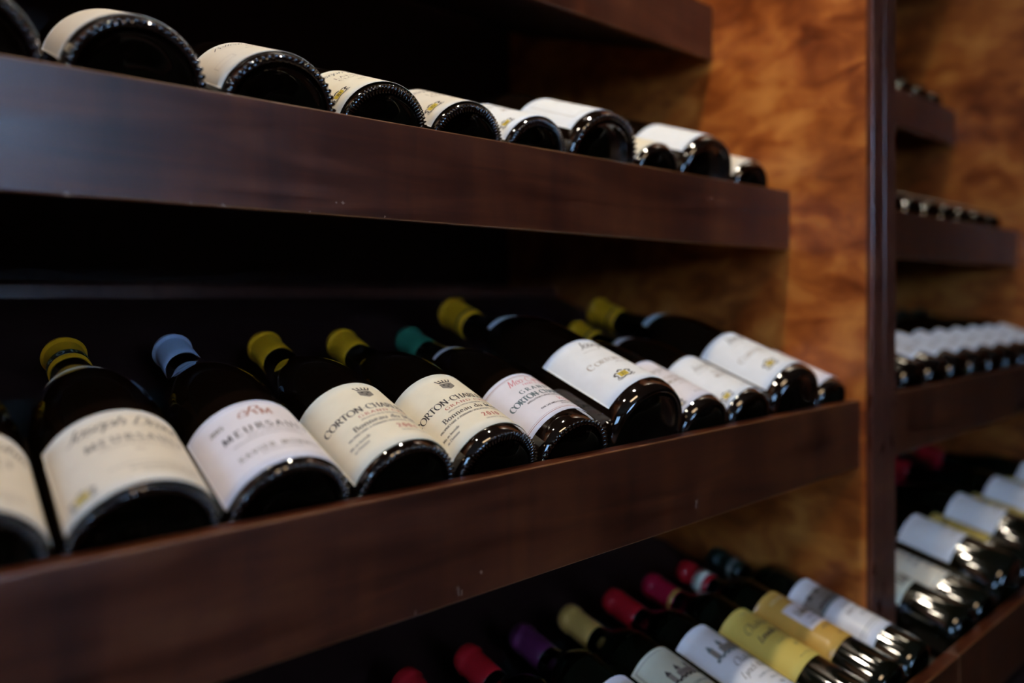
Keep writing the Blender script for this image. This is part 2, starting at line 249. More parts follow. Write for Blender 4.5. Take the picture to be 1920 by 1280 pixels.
# ------------------------------------------------------------------ lettering: a small broad-nib roman built from strokes
def arc(cx, cy, rx, ry, a0, a1, n=11):
    return [(cx+rx*math.cos(R(a0+(a1-a0)*i/n)), cy+ry*math.sin(R(a0+(a1-a0)*i/n))) for i in range(n+1)]
G = {
 'A': (.76, [[(.08, 0), (.38, 1)], [(.38, 1), (.69, 0)], [(.18, .36), (.58, .36)]], [(.08, 0), (.69, 0)]),
 'B': (.64, [[(.14, 0), (.14, 1)], [(.14, 1)]+arc(.30, .76, .22, .24, 90, -90)+[(.14, .52)], [(.14, .52)]+arc(.32, .26, .26, .26, 90, -90)+[(.14, 0)]], [(.08, 0), (.08, 1)]),
 'C': (.80, [arc(.46, .5, .38, .5, 50, 310, 18), [(.70, .88), (.71, .72)]], []),
 'D': (.82, [[(.14, 0), (.14, 1)], [(.14, 1)]+arc(.34, .5, .42, .5, 90, -90, 14)+[(.14, 0)]], [(.08, 0), (.08, 1)]),
 'E': (.60, [[(.14, 0), (.14, 1)], [(.14, 1), (.52, 1), (.52, .88)], [(.14, .52), (.44, .52)], [(.14, 0), (.54, 0), (.54, .14)]], [(.08, 0), (.08, 1)]),
 'F': (.56, [[(.14, 0), (.14, 1)], [(.14, 1), (.52, 1), (.52, .88)], [(.14, .52), (.44, .52)]], [(.14, 0), (.08, 1)]),
 'G': (.84, [arc(.46, .5, .38, .5, 50, 320, 18), [(.72, .12), (.72, .42)]], [(.70, .42)]),
 'H': (.80, [[(.14, 0), (.14, 1)], [(.64, 0), (.64, 1)], [(.14, .5), (.64, .5)]], [(.14, 0), (.14, 1), (.64, 0), (.64, 1)]),
 'I': (.34, [[(.17, 0), (.17, 1)]], [(.17, 0), (.17, 1)]),
 'J': (.44, [[(.30, 1), (.30, .12), (.20, -.06), (.04, -.02)]], [(.30, 1)]),
 'L': (.58, [[(.14, 0), (.14, 1)], [(.14, 0), (.52, 0), (.53, .16)]], [(.08, 0), (.14, 1)]),
 'M': (.94, [[(.12, 0), (.15, 1)], [(.15, 1), (.46, .08)], [(.46, .08), (.77, 1)], [(.77, 1), (.82, 0)]], [(.12, 0), (.82, 0)]),
 'N': (.84, [[(.14, 0), (.14, 1)], [(.14, 1), (.68, 0)], [(.68, 0), (.68, 1)]], [(.14, 0), (.08, 1), (.68, 1)]),
 'O': (.92, [arc(.46, .5, .39, .5, 0, 360, 24)], []),
 'P': (.60, [[(.14, 0), (.14, 1)], [(.14, 1)]+arc(.32, .74, .22, .26, 90, -90)+[(.14, .48)]], [(.14, 0), (.08, 1)]),
 'R': (.70, [[(.14, 0), (.14, 1)], [(.14, 1)]+arc(.32, .75, .22, .25, 90, -90)+[(.14, .5)], [(.32, .5), (.66, 0)]], [(.14, 0), (.08, 1), (.66, 0)]),
 'S': (.56, [arc(.28, .75, .19, .25, 30, 200, 8)+[(.16, .58), (.42, .42)]+arc(.28, .25, .21, .25, 30, -160, 9)], []),
 'T': (.68, [[(.34, 0), (.34, 1)], [(.04, .86), (.05, 1), (.63, 1), (.64, .86)]], [(.34, 0)]),
 'U': (.82, [[(.15, 1), (.15, .3)]+arc(.40, .3, .25, .3, 180, 360, 10)+[(.65, 1)]], [(.15, 1), (.65, 1)]),
 'V': (.74, [[(.05, 1), (.37, 0)], [(.37, 0), (.68, 1)]], [(.05, 1), (.68, 1)]),
 'X': (.70, [[(.06, 1), (.64, 0)], [(.06, 0), (.62, 1)]], [(.06, 1), (.64, 0), (.06, 0), (.62, 1)]),
 'Y': (.70, [[(.05, 1), (.35, .5), (.35, 0)], [(.35, .5), (.64, 1)]], [(.35, 0)]),
 'Z': (.62, [[(.08, .88), (.10, 1), (.54, 1), (.06, 0), (.56, 0), (.57, .14)]], []),
 'K': (.72, [[(.14, 0), (.14, 1)], [(.62, 1), (.16, .5)], [(.26, .6), (.66, 0)]], [(.14, 0), (.14, 1)]),
 'Q': (.92, [arc(.46, .5, .39, .5, 0, 360, 24), [(.5, .2), (.86, -.14)]], []),
 '-': (.42, [[(.08, .42), (.34, .42)]], []), '.': (.22, [[(.09, .0), (.12, .08)]], []), "'": (.2, [[(.1, 1), (.08, .8)]], []), '&': (.8, [[(.74, 0), (.2, .75)]+arc(.34, .82, .14, .18, 180, 0, 8)+[(.12, .3)]+arc(.34, .22, .22, .22, 180, 350, 8)], []),
 '0': (.56, [arc(.28, .5, .21, .5, 0, 360, 20)], []), '1': (.42, [[(.08, .85), (.22, 1), (.22, 0)]], [(.22, 0)]),
 '2': (.56, [arc(.27, .74, .19, .26, 170, -20, 9)+[(.06, 0), (.5, 0), (.51, .14)]], []),
 '3': (.54, [arc(.25, .76, .18, .24, 150, -90, 9), arc(.25, .26, .22, .26, 90, -150, 9)], []),
 '4': (.58, [[(.40, 0), (.40, 1), (.04, .30), (.54, .30)]], [(.40, 0)]),
 '5': (.54, [[(.46, 1), (.14, 1), (.12, .56)]+arc(.26, .32, .22, .32, 110, -150, 10)], []),
 '6': (.56, [[(.44, .96), (.16, .62), (.07, .3)]+arc(.28, .29, .21, .29, 180, 540, 16)], []),
 '9': (.56, [[(.10, .02), (.38, .36), (.48, .7)]+arc(.28, .71, .21, .29, 0, 360, 16)], []),
 'a': (.50, [arc(.24, .46, .15, .18, 140, 0, 6)+[(.39, .1), (.47, 0)], arc(.22, .16, .17, .17, 60, 360, 9)], []),
 'b': (.54, [[(.10, 1), (.10, 0)], arc(.28, .31, .20, .31, 150, -150, 12)], []),
 'c': (.46, [arc(.26, .31, .20, .31, 45, 315, 12)], []), 'd': (.56, [[(.45, 1), (.45, 0)], arc(.26, .31, .20, .31, 30, 330, 12)], [(.40, 1)]),
 'e': (.48, [[(.07, .34), (.42, .34)]+arc(.25, .33, .18, .30, 0, 310, 12)], []), 'f': (.34, [[(.36, .95), (.22, 1), (.16, .8), (.16, 0)], [(.04, .6), (.32, .6)]], [(.16, 0)]),
 'g': (.52, [arc(.24, .34, .18, .26, 0, 360, 14), [(.42, .6), (.42, -.2), (.24, -.36), (.06, -.26)]], []),
 'h': (.56, [[(.12, 1), (.12, 0)], arc(.28, .40, .17, .22, 160, 0, 7)+[(.45, 0)]], [(.12, 0), (.45, 0)]),
 'i': (.28, [[(.14, .6), (.14, 0)], [(.13, .82), (.15, .88)]], [(.14, 0)]), 'j': (.28, [[(.16, .6), (.16, -.2), (.02, -.34)]], []),
 'l': (.28, [[(.14, 1), (.14, 0)]], [(.14, 0), (.10, 1)]), 'm': (.86, [[(.12, .6), (.12, 0)], arc(.27, .40, .16, .22, 160, 0, 6)+[(.43, 0)], arc(.60, .40, .16, .22, 160, 0, 6)+[(.76, 0)]], [(.12, 0), (.43, 0), (.76, 0)]),
 'n': (.58, [[(.12, .6), (.12, 0)], arc(.29, .40, .17, .22, 160, 0, 7)+[(.46, 0)]], [(.12, 0), (.46, 0), (.08, .6)]),
 'o': (.52, [arc(.26, .31, .20, .31, 0, 360, 16)], []), 'p': (.54, [[(.10, .6), (.10, -.36)], arc(.28, .31, .20, .31, 150, -150, 12)], [(.10, -.36)]),
 'r': (.42, [[(.12, .6), (.12, 0)], arc(.28, .38, .16, .23, 160, 50, 5)], [(.12, 0)]), 's': (.42, [arc(.21, .46, .13, .15, 40, 210, 6)+[(.30, .25)]+arc(.20, .16, .15, .16, 20, -150, 7)], []),
 't': (.36, [[(.16, .85), (.16, .1), (.26, 0), (.34, .04)], [(.04, .6), (.32, .6)]], []), 'u': (.58, [[(.10, .6), (.10, .2)]+arc(.28, .2, .18, .2, 180, 340, 7), [(.46, .6), (.46, 0), (.52, 0)]], []),
 'v': (.5, [[(.05, .6), (.25, 0)], [(.25, 0), (.44, .6)]], []), 'x': (.5, [[(.06, .6), (.44, 0)], [(.06, 0), (.42, .6)]], []), 'y': (.5, [[(.05, .6), (.26, .02)], [(.45, .6), (.18, -.34), (.05, -.32)]], []),
 'z': (.46, [[(.06, .6), (.40, .6), (.05, 0), (.42, 0)]], []), ' ': (.34, [], []),
}
def text_quads(s, x, y, h, wt=(.035, .13), shear=0, track=0, align='c', script=False, wscale=1):
    adv = [(G.get(c) or G.get(c.upper()) or G[' '])[0]*h*wscale+track for c in s]
    tot = sum(adv)-track; cx = x-tot/2 if align == 'c' else x
    Q = []
    for c, a in zip(s, adv):
        g = G.get(c) or G.get(c.upper()) or G[' ']; q = []
        for st in g[1]: stroke_poly(st, wt, q)
        if not script:
            for sx, sy in g[2]: stroke_poly([(sx-.12, sy+(.015 if sy < .5 else -.015)), (sx+.12, sy+(.015 if sy < .5 else -.015))], (wt[0], wt[0]), q)
        elif g[1] and g[1][-1] and c.islower(): stroke_poly([(g[0]-.12, .03), (g[0]+.08, .2)], (wt[0], wt[0]), q)
        for p in q: Q.append([(cx+(px+shear*py)*h*wscale, y+py*h) for px, py in p])
        cx += a
    return Q

# label items: each gives quads in millimetres on the unrolled label, with a material slot
def T(s, x, y, h, m='ink', **k): return (m, text_quads(s, x, y, h, **k))
def LN(x0, y0, x1, y1, w, m='ink'):
    n = max(1, int(abs(x1-x0)/3)); Q = []
    for i in range(n):
        a, c = i/n, (i+1)/n; p, q = (x0+(x1-x0)*a, y0+(y1-y0)*a), (x0+(x1-x0)*c, y0+(y1-y0)*c)
        stroke_poly([p, q], (w, w), Q)
    return (m, Q)
def PL(pts, w, m='ink'):
    Q = []; stroke_poly(pts, (w, w), Q, False); return (m, Q)
def DISC(cx, cy, rx, ry, m):
    P = arc(cx, cy, rx, ry, 0, 360, 20); return (m, [[(cx, cy), P[i], P[i+1]] for i in range(20)])
def POLY(pts, m):
    cx = sum(p[0] for p in pts)/len(pts); cy = sum(p[1] for p in pts)/len(pts)
    return (m, [[(cx, cy), pts[i], pts[(i+1) % len(pts)]] for i in range(len(pts))])
def SCRIPT(s, x, y, h, m='ink', **k): return T(s, x, y, h, m, shear=.42, script=True, wt=k.pop('wt', (.03, .10)), **k)
def FRAME(x0, y0, x1, y1, w, m):
    return [LN(x0, y0, x1, y0, w, m), LN(x0, y1, x1, y1, w, m), PL([(x0, y0), (x0, y1)], w, m), PL([(x1, y0), (x1, y1)], w, m)]
def shield(cx, cy, w, h, m='grey'):          # crown over a shield
    I = [POLY([(cx-w/2, cy+h*.12), (cx+w/2, cy+h*.12), (cx+w/2, cy-h*.30), (cx+w*.2, cy-h*.46), (cx, cy-h*.54), (cx-w*.2, cy-h*.46), (cx-w/2, cy-h*.30)], m)]
    I += [PL([(cx-w/2, cy+h*.12), (cx+w/2, cy+h*.12), (cx+w/2, cy-h*.32), (cx, cy-h*.56), (cx-w/2, cy-h*.32), (cx-w/2, cy+h*.12)], .35, 'ink')]
    for dx, dy in ((-.22, -.04), (.22, -.04), (0, -.26)): I.append(DISC(cx+dx*w, cy+dy*h, w*.10, h*.07, 'ink'))
    I.append(POLY([(cx-w*.46, cy+h*.20), (cx+w*.46, cy+h*.20), (cx+w*.5, cy+h*.30), (cx-w*.5, cy+h*.30)], 'ink'))
    for k in range(5):
        x = cx+(k-2)*w*.23; I.append(PL([(x, cy+h*.28), (x*1.0+(k-2)*w*.05, cy+h*.46)], w*.09, 'ink')); I.append(DISC(x+(k-2)*w*.06, cy+h*.48, w*.07, h*.05, 'ink'))
    return I
def emblem(cx, cy, w=11, m1='ink'):          # a yellow plaque carried by dark supporters and scrolls
    h = w*.8; I = []
    for s in (-1, 1):
        I += [PL([(cx+s*w*.30, cy-h*.45), (cx+s*w*.55, cy-h*.30), (cx+s*w*.48, cy), (cx+s*w*.66, cy+h*.20), (cx+s*w*.46, cy+h*.34), (cx+s*w*.30, cy+h*.30)], w*.10, m1),
              DISC(cx+s*w*.60, cy+h*.12, w*.10, h*.10, m1), PL([(cx+s*w*.4, cy-h*.55), (cx+s*w*.72, cy-h*.42), (cx+s*w*.6, cy-h*.2)], w*.05, m1)]
    I += [POLY([(cx-w*.34, cy-h*.30), (cx+w*.34, cy-h*.30), (cx+w*.36, cy+h*.30), (cx-w*.36, cy+h*.30)], 'gold'), PL([(cx-w*.22, cy+h*.42), (cx, cy+h*.56), (cx+w*.22, cy+h*.42)], w*.12, m1),
          PL([(cx-w*.3, cy-h*.46), (cx, cy-h*.36), (cx+w*.3, cy-h*.46)], w*.08, m1)]
    I += [(m1, text_quads('JD', cx, cy-h*.17, h*.36, wt=(.08, .16)))]
    return I
def flat(L):
    out = []
    for i in L: out += i if isinstance(i, list) else [i]
    return out

def lab_cc(year):
    return flat([shield(0, 91, 11.5, 15), T('CORTON-CHARLEMAGNE', 0, 64.5, 7.2, wt=(.045, .17), wscale=1.0), T('GRAND CRU', 0, 58, 3.4, 'red', wt=(.05, .14), track=1.0, wscale=1.5),
        T('APPELLATION CORTON-CHARLEMAGNE CONTROLEE', 0, 54.2, 1.5, 'grey', wt=(.08, .18)), T('Bonneau du Martray', 3, 46.6, 5.4, wt=(.05, .16), wscale=1.15, track=.5),
        T('PROPRIETAIRE A PERNAND-VERGELESSES (COTE-D OR) FRANCE', 0, 42, 1.9, wt=(.08, .17), wscale=1.22), T(year, 6, 31.5, 5.4, 'red', wt=(.07, .22), track=1.6),
        T('PRODUCE OF FRANCE', 10, 27, 1.5, 'grey', wt=(.08, .16), wscale=1.4), T('Mis en bouteille', -33, 34.5, 2.5, wt=(.06, .14), shear=.2), T('au Domaine', -34, 29.5, 2.5, wt=(.06, .14), shear=.2),
        T('13.5% VOL', 40, 30, 1.6, 'grey', wt=(.08, .16))])
LAB = {
 'drouhin_m': lambda: flat([SCRIPT('Joseph Drouhin', 4, 76, 11.5, 'grey', wt=(.05, .15), wscale=1.0), T('MEURSAULT', 2, 57, 7.2, 'grey', wt=(.07, .22), track=1.6), T('APPELLATION MEURSAULT CONTROLEE', 2, 52, 2.0, 'fade', wt=(.08, .16), wscale=1.1),
        T('2013', 0, 44, 3, 'fade'), LN(-20, 30, 40, 30, .5, 'grey'), T('MIS EN BOUTEILLE PAR JOSEPH DROUHIN', 12, 24, 2.0, 'grey', wt=(.08, .16)), T('NEGOCIANT A BEAUNE FRANCE', 12, 20, 1.8, 'grey', wt=(.08, .16)), emblem(-37, 21, 12)]),
 'rm': lambda: flat([LN(-56, 91, 56, 91, .4, 'grey'), SCRIPT('R', -5, 74, 12, 'copper', wt=(.04, .12), wscale=1.2), SCRIPT('e', -12, 74, 13, 'copper', wt=(.03, .08)), T('M', 6, 73, 8.5, 'copper', wt=(.05, .16), wscale=1.1), T('2015', -30, 72, 5.0, 'grey', wt=(.08, .22)),
        T('750 ML', 34, 74, 2.5, 'grey'), T('MEURSAULT', 1, 55, 7.4, 'ink', wt=(.05, .18), track=1.9), T('LES CHEVALIERS', 2, 50, 3.0, 'grey', track=.6), T('APPELLATION MEURSAULT CONTROLEE', -2, 46, 1.8, 'grey', wscale=1.3), T('XAVIER MONNOT', 1, 30, 4.6, 'grey', wt=(.08, .2), track=1.3),
        T('MIS EN BOUTEILLE AU DOMAINE', 0, 26, 1.6, 'grey'), LN(-56, 17, 56, 17, .35, 'grey')]),
 'cc04': lambda: lab_cc('2004'), 'cc10': lambda: lab_cc('2010'),
 'meo': lambda: flat([FRAME(-50, 30, 50, 94.5, .6, 'copper'), FRAME(-48.6, 31.6, 48.6, 93, .25, 'copper'), SCRIPT('Meo-Camuzet', 1, 82, 9.5, 'pink', wt=(.03, .10), wscale=.85), T('FRERE & SOEURS', 4, 77.5, 2.4, 'pink', wt=(.1, .2), track=.9),
        T('GRAND CRU', 5, 67.5, 5.2, 'slate', wt=(.05, .22), track=2.0, wscale=1.15), T('CORTON-CHARLEMAGNE', 2, 57, 6.8, 'slate', wt=(.05, .24), wscale=.96), T('APPELLATION CORTON-CHARLEMAGNE CONTROLEE', 2, 52.8, 1.8, 'ink', wt=(.1, .2), wscale=1.15),
        SCRIPT('Vosne 2012', 16, 43, 6.5, 'pink'), T('PAR SAS MEO-CAMUZET FRERE & SOEURS', 4, 38.4, 1.9, 'ink', wt=(.1, .22), wscale=1.3), T('NEGOCIANT A VOSNE-ROMANEE', 10, 35, 1.5, 'ink', wt=(.08, .18))]),
 'drouhin_cc': lambda: flat([SCRIPT('Joseph Drouhin', 9, 99, 12.5, 'ink', wt=(.035, .12), wscale=.95), LN(-36, 92, 52, 92, .35, 'grey'), T('C', -47, 66, 8.0, 'fade', wt=(.03, .13), wscale=1.1), T('ORTON-CHARLEMAGNE', 7, 66, 6.0, 'fade', wt=(.03, .13), wscale=1.28), T('APPELLATION CORTON-CHARLEMAGNE CONTROLEE', 8, 61, 1.9, 'grey', wscale=1.1),
        T('GRAND CRU', 8, 57, 2.2, 'grey'), T('MIS EN BOUTEILLE PAR JOSEPH DROUHIN', 20, 45, 2.1, 'grey', wt=(.08, .16)), T('NEGOCIANT A BEAUNE COTE-D OR FRANCE', 20, 41, 2.1, 'grey', wt=(.08, .16)), T('PRODUCE OF FRANCE', 20, 37, 1.6, 'grey'), emblem(-32, 41, 15)]),
 'drouhin_s': lambda: flat([SCRIPT('Joseph', -14, 76, 10, 'grey'), SCRIPT('Drouhin', 20, 76, 10, 'grey'), LN(-30, 71, 42, 71, .35, 'grey'), T('CHASSAGNE', 2, 60, 5.4, 'fade', wt=(.05, .16)), T('MONTRACHET', 2, 52, 5.4, 'fade', wt=(.05, .16)), T('APPELLATION CONTROLEE', 4, 46, 2, 'fade'), T('MIS EN BOUTEILLE PAR JOSEPH DROUHIN', 12, 26, 2, 'grey'), emblem(-36, 26, 12)]),
 'clos': lambda: flat([SCRIPT('Joseph Drouhin', 2, 78, 9.5, 'ink'), T('LADOIX', -4, 60, 6.4, 'fade', wt=(.05, .15), track=1), T('CLOS BLANC', 2, 51, 5.4, 'fade', wt=(.05, .15), track=.8), T('1er CRU', 22, 38, 3, 'grey'), T('2014', -6, 37, 3.4, 'grey'), emblem(-34, 30, 14, 'ink')]),
 'pell': lambda: flat([SCRIPT('Pellegrini', -12, 80, 8.5, 'ink', wt=(.03, .10)), LN(-26, 75, 10, 75, .3, 'fade'), SCRIPT('Chardonnay', 8, 64, 6, 'ink', wt=(.04, .09)), T('2013', -10, 50, 3, 'grey')]+FRAME(-44, 36, -26, 46, .3, 'fade')),
 'plain': lambda: flat([SCRIPT('Chablis', 0, 72, 8, 'fade'), T('GRAND VIN', 0, 56, 4.6, 'fade', track=.8), T('MIS EN BOUTEILLE AU DOMAINE', 0, 40, 2, 'fade'), T('2014', 0, 28, 3, 'fade')]),
 'framed': lambda: flat([FRAME(-44, 30, 44, 104, .5, 'fade'), T('PREMIER CRU', 0, 82, 5, 'fade', track=1), SCRIPT('Beaune', 0, 62, 10, 'fade'), T('MIS EN BOUTEILLE AU DOMAINE', 0, 46, 2, 'fade')]),
 # claret labels
 'tour': lambda: flat([FRAME(-40, 66, 40, 172, .7, 'grey'), castle(0, 140, 40), T('GRAND VIN', 0, 118, 3.4), T('CHATEAU', 0, 106, 5.4, wt=(.05, .16)), T('DE BEAULIEU', 0, 96, 5.0, wt=(.05, .16)), T('PAUILLAC', 0, 84, 3.4)]),
 'blue': lambda: flat([castle(0, 142, 46, 'slate'), SCRIPT('Chateau', -4, 114, 9, 'ink'), SCRIPT('Lynch-Moussas', 0, 100, 8, 'ink'), T('GRAND CRU CLASSE', 0, 90, 3, 'slate'), T('PAUILLAC', 0, 82, 3, 'slate'), T('2010', 0, 73, 4, 'slate')]),
 'yellow': lambda: flat([T('GRAND CRU CLASSE', 0, 164, 2.4, 'grey'), SCRIPT('Chateau', -10, 142, 11, 'ink', wt=(.04, .11)), SCRIPT('Leoville Barton', 0, 126, 8.5, 'ink', wt=(.06, .2)), T('SAINT-JULIEN', 0, 112, 3.4, 'ink', track=1), T('2009', 0, 100, 4, 'ink'), T('MIS EN BOUTEILLE AU CHATEAU', 0, 86, 2, 'ink')]),
 'ornate': lambda: flat([POLY([(-50, 160), (50, 160), (50, 166), (-50, 166)], 'slate'), T('GRAND CRU CLASSE EN 1855', 0, 161.3, 3, 'cream'), POLY([(-22, 108), (24, 108), (24, 148), (-22, 148)], 'white2'), castle(0, 134, 24, 'fade'), T('GRAND VIN', 0, 120, 3.2, 'ink'), T('CHATEAU CITRAN', 0, 112, 3.2, 'ink'),
        POLY([(-50, 92), (50, 92), (50, 97), (-50, 97)], 'fade'), T('MARGAUX', 0, 100, 4, 'ink'), T('2008', 0, 84, 4, 'ink')]),
 'chateau': lambda: flat([POLY([(-46, 128), (46, 128), (46, 152), (-46, 152)], 'grey'), castle(0, 142, 50, 'ink'), POLY([(-46, 124), (46, 124), (46, 128), (-46, 128)], 'slate'), T('CHATEAU', 0, 110, 4.4, 'ink', track=1), T('HAUT-BAGES', 0, 100, 5.4, 'ink'), T('PAUILLAC', 0, 90, 3, 'ink'), LN(-46, 78, 46, 78, .8, 'slate'), LN(-46, 74, 46, 74, .4, 'slate')]),
 'blank': lambda: flat([T('GRAND VIN', 0, 140, 4.4, 'grey'), T('CHATEAU', 0, 122, 5, 'grey'), T('MARGAUX', 0, 108, 4, 'grey'), castle(0, 90, 30, 'grey')]),
}
def castle(cx, cy, w, m='ink'):
    h = w*.42; I = [POLY([(cx-w*.32, cy-h*.4), (cx+w*.32, cy-h*.4), (cx+w*.32, cy+h*.05), (cx-w*.32, cy+h*.05)], 'grey')]
    for s in (-.5, -.18, .18, .5):
        a = w*.07; I += [POLY([(cx+s*w-a, cy-h*.4), (cx+s*w+a, cy-h*.4), (cx+s*w+a, cy+h*.2), (cx+s*w-a, cy+h*.2)], 'grey'), POLY([(cx+s*w-a*1.2, cy+h*.2), (cx+s*w+a*1.2, cy+h*.2), (cx+s*w, cy+h*.58)], m)]
    for k in range(9): I.append(PL([(cx+(k-4)*w*.075, cy-h*.25), (cx+(k-4)*w*.075, cy-h*.05)], w*.018, m))
    for k in range(14): I.append(DISC(cx+(k-6.5)*w*.09, cy-h*.5+(.06*h if k % 2 else 0), w*.05, h*.09, m))
    I.append(LN(cx-w*.64, cy-h*.6, cx+w*.64, cy-h*.6, .5, m)); return I

# ------------------------------------------------------------------ bottles
SHAPES = {
 'burgundy': dict(L=.289, z=[(.118, 1), (.130, .997), (.145, .975), (.160, .92), (.176, .82), (.192, .68), (.206, .55), (.220, .455)], neck=[(.238, .0158), (.255, .0150), (.288, .0142)], cap=.047, capr=.0160),
 'magnum': dict(L=.344, z=[(.142, 1), (.156, .997), (.172, .975), (.190, .92), (.208, .82), (.226, .69), (.242, .56), (.258, .455)], neck=[(.278, .0190), (.296, .0178), (.343, .0162)], cap=.056, capr=.0194),
 'claret': dict(L=.286, z=[(.176, 1), (.184, .995), (.192, .96), (.200, .88), (.207, .76), (.214, .62), (.221, .50)], neck=[(.232, .0152), (.246, .0146), (.285, .0140)], cap=.052, capr=.0162),
}
def profile(kind, r):
    s = SHAPES[kind]
    low = [(r*.80, .0045), (r*.83, .0012), (r*.87, 0), (r*.915, .0010), (r*.955, .0040), (r*.985, .0085), (r, .0150)]
    up = [(r*k, z) for z, k in s['z']]+[(k, z) for z, k in s['neck']]
    return low, catmull([(r, .06)]+up, 5)
def radius_at(prof, z):
    for (r0, z0), (r1, z1) in zip(prof, prof[1:]):
        if z0 <= z <= z1: return r0+(r1-r0)*(z-z0)/max(z1-z0, 1e-6)
    return prof[0][0]
MESH = {}
def bottle_mesh(kind, r, knurl, glass):
    key = ('b', kind, round(r, 4), knurl, glass)
    if key in MESH: return MESH[key]
    low, up = profile(kind, r); b = MB()
    punt = [(.0001, .026), (r*.2, .0245), (r*.42, .018), (r*.60, .0105), (r*.72, .0065)]
    b.lathe(punt+catmull(low, 4)+up+[(.0001, up[-1][1])], 96)
    if knurl:
        n = 52 if knurl == 1 else 76
        for k in range(n):
            a = 2*math.pi*k/n; ca, sa = math.cos(a), math.sin(a); vs = []; fs = []
            # a small elongated glass bead, radial axis longer
            lr, lt, lh = (.0032, .0020, .0016) if knurl == 1 else (.0042, .0011, .0014)
            rr = r*.91 if knurl == 1 else r*.87; zz = .0002
            NU, NV = 8, 5
            for i in range(NV+1):
                ph = math.pi*i/NV
                for j in range(NU):
                    t = 2*math.pi*j/NU; x = lr*math.sin(ph)*math.cos(t); y = lt*math.sin(ph)*math.sin(t); z = lh*math.cos(ph)
                    vs.append(((rr+x)*ca-y*sa, (rr+x)*sa+y*ca, zz-z*.9))
            for i in range(NV):
                for j in range(NU): fs.append((i*NU+j, i*NU+(j+1) % NU, (i+1)*NU+(j+1) % NU, (i+1)*NU+j))
            b.add(vs, fs, 0, True)
    MESH[key] = b.mesh('glass_body', [M[glass]]); return MESH[key]
def wrap(prof, u, v, lift, rl):                 # millimetres on the label -> point on the bottle
    z = v/1000; rr = radius_at(prof, z)+lift; a = (u/1000)/rl; return (rr*math.sin(a), -rr*math.cos(a), z)
def paper_patch(b, prof, rl, outline, lift, mi=0, thick=.0002):
    """outline(t in -1..1) -> (u, v_low, v_high)"""
    n, mrows = 64, 8; vs = []
    for layer in (0, 1):
        for i in range(n+1):
            u, lo, hi = outline(-1+2*i/n)
            for j in range(mrows+1): vs.append(wrap(prof, u, lo+(hi-lo)*j/mrows, lift*layer+.00003, rl))
    W_ = mrows+1; off = (n+1)*W_; fs = []
    for i in range(n):
        for j in range(mrows): fs.append((off+i*W_+j, off+(i+1)*W_+j, off+(i+1)*W_+j+1, off+i*W_+j+1))
    for i in range(n):
        for j in (0, mrows): fs.append((i*W_+j, (i+1)*W_+j, off+(i+1)*W_+j, off+i*W_+j))
    for j in range(mrows):
        for i in (0, n): fs.append((i*W_+j, i*W_+j+1, off+i*W_+j+1, off+i*W_+j))
    b.add(vs, fs, mi, True)
def pieces(q, lim=1.6):
    if max(p[0] for p in q)-min(p[0] for p in q) <= lim: return [q]
    out = []; st = [[q[0], q[i], q[i+1]] for i in range(1, len(q)-1)]
    while st:
        t = st.pop()
        if max(p[0] for p in t)-min(p[0] for p in t) <= lim: out.append(t); continue
        k = max(range(3), key=lambda i: abs(t[i][0]-t[(i+1) % 3][0])); a, b_, c = t[k], t[(k+1) % 3], t[(k+2) % 3]; m = ((a[0]+b_[0])/2, (a[1]+b_[1])/2)
        st += [[a, m, c], [m, b_, c]]
    return out
def label_mesh(kind, r, lab, pap, v0, v1, half, dv=0):
    key = ('l', kind, round(r, 4), lab, pap, v0, v1, half, dv)
    if key in MESH: return MESH[key]
    prof = [(r, 0)]+profile(kind, r)[1]; b = MB(); mats = [M[pap]]; names = [pap]
    paper_patch(b, prof, r, lambda t: (half*t, v0, v1), .00025)
    hi = max((p[1] for _, Q in LAB[lab]() for q in Q for p in q), default=0) if False else 0
    for idx, (m, Q) in enumerate(LAB[lab]() if lab else []):
        m = {'white2': 'rose', 'cream': 'cream'}.get(m, m)
        if m not in names: names.append(m); mats.append(M[m])
        mi = names.index(m); lift = .00030+.00001*min(idx, 12)
        for q in Q:
            if any(abs(p[0]) > half or p[1]+dv > v1 or p[1]+dv < v0 for p in q): continue
            # long pieces are cut so that they follow the curve
            for t in pieces(q): b.add([wrap(prof, p[0], p[1]+dv, lift, r) for p in t], [tuple(range(len(t)))], mi)
    MESH[key] = b.mesh('label', mats); return MESH[key]
def neck_mesh(kind, r, pap, vc, h, ang, text):
    key = ('n', kind, round(r, 4), pap, vc, h, ang, text)
    if key in MESH: return MESH[key]
    prof = [(r, 0)]+profile(kind, r)[1]; rl = radius_at(prof, vc/1000); half = R(ang)*rl*1000; b = MB()
    def outline(t):
        k = 1-abs(t)**6*.35; return (half*t, vc-h/2*k, vc+h/2*k)
    paper_patch(b, prof, rl, outline, .0003)
    if text:
        for q in text_quads(text, 0, vc-1.4, 3, wt=(.06, .16), track=.6): b.add([wrap(prof, p[0], p[1], .0004, rl) for p in q], [tuple(range(len(q)))], 1)
    MESH[key] = b.mesh('neck_label', [M[pap], M['grey']]); return MESH[key]
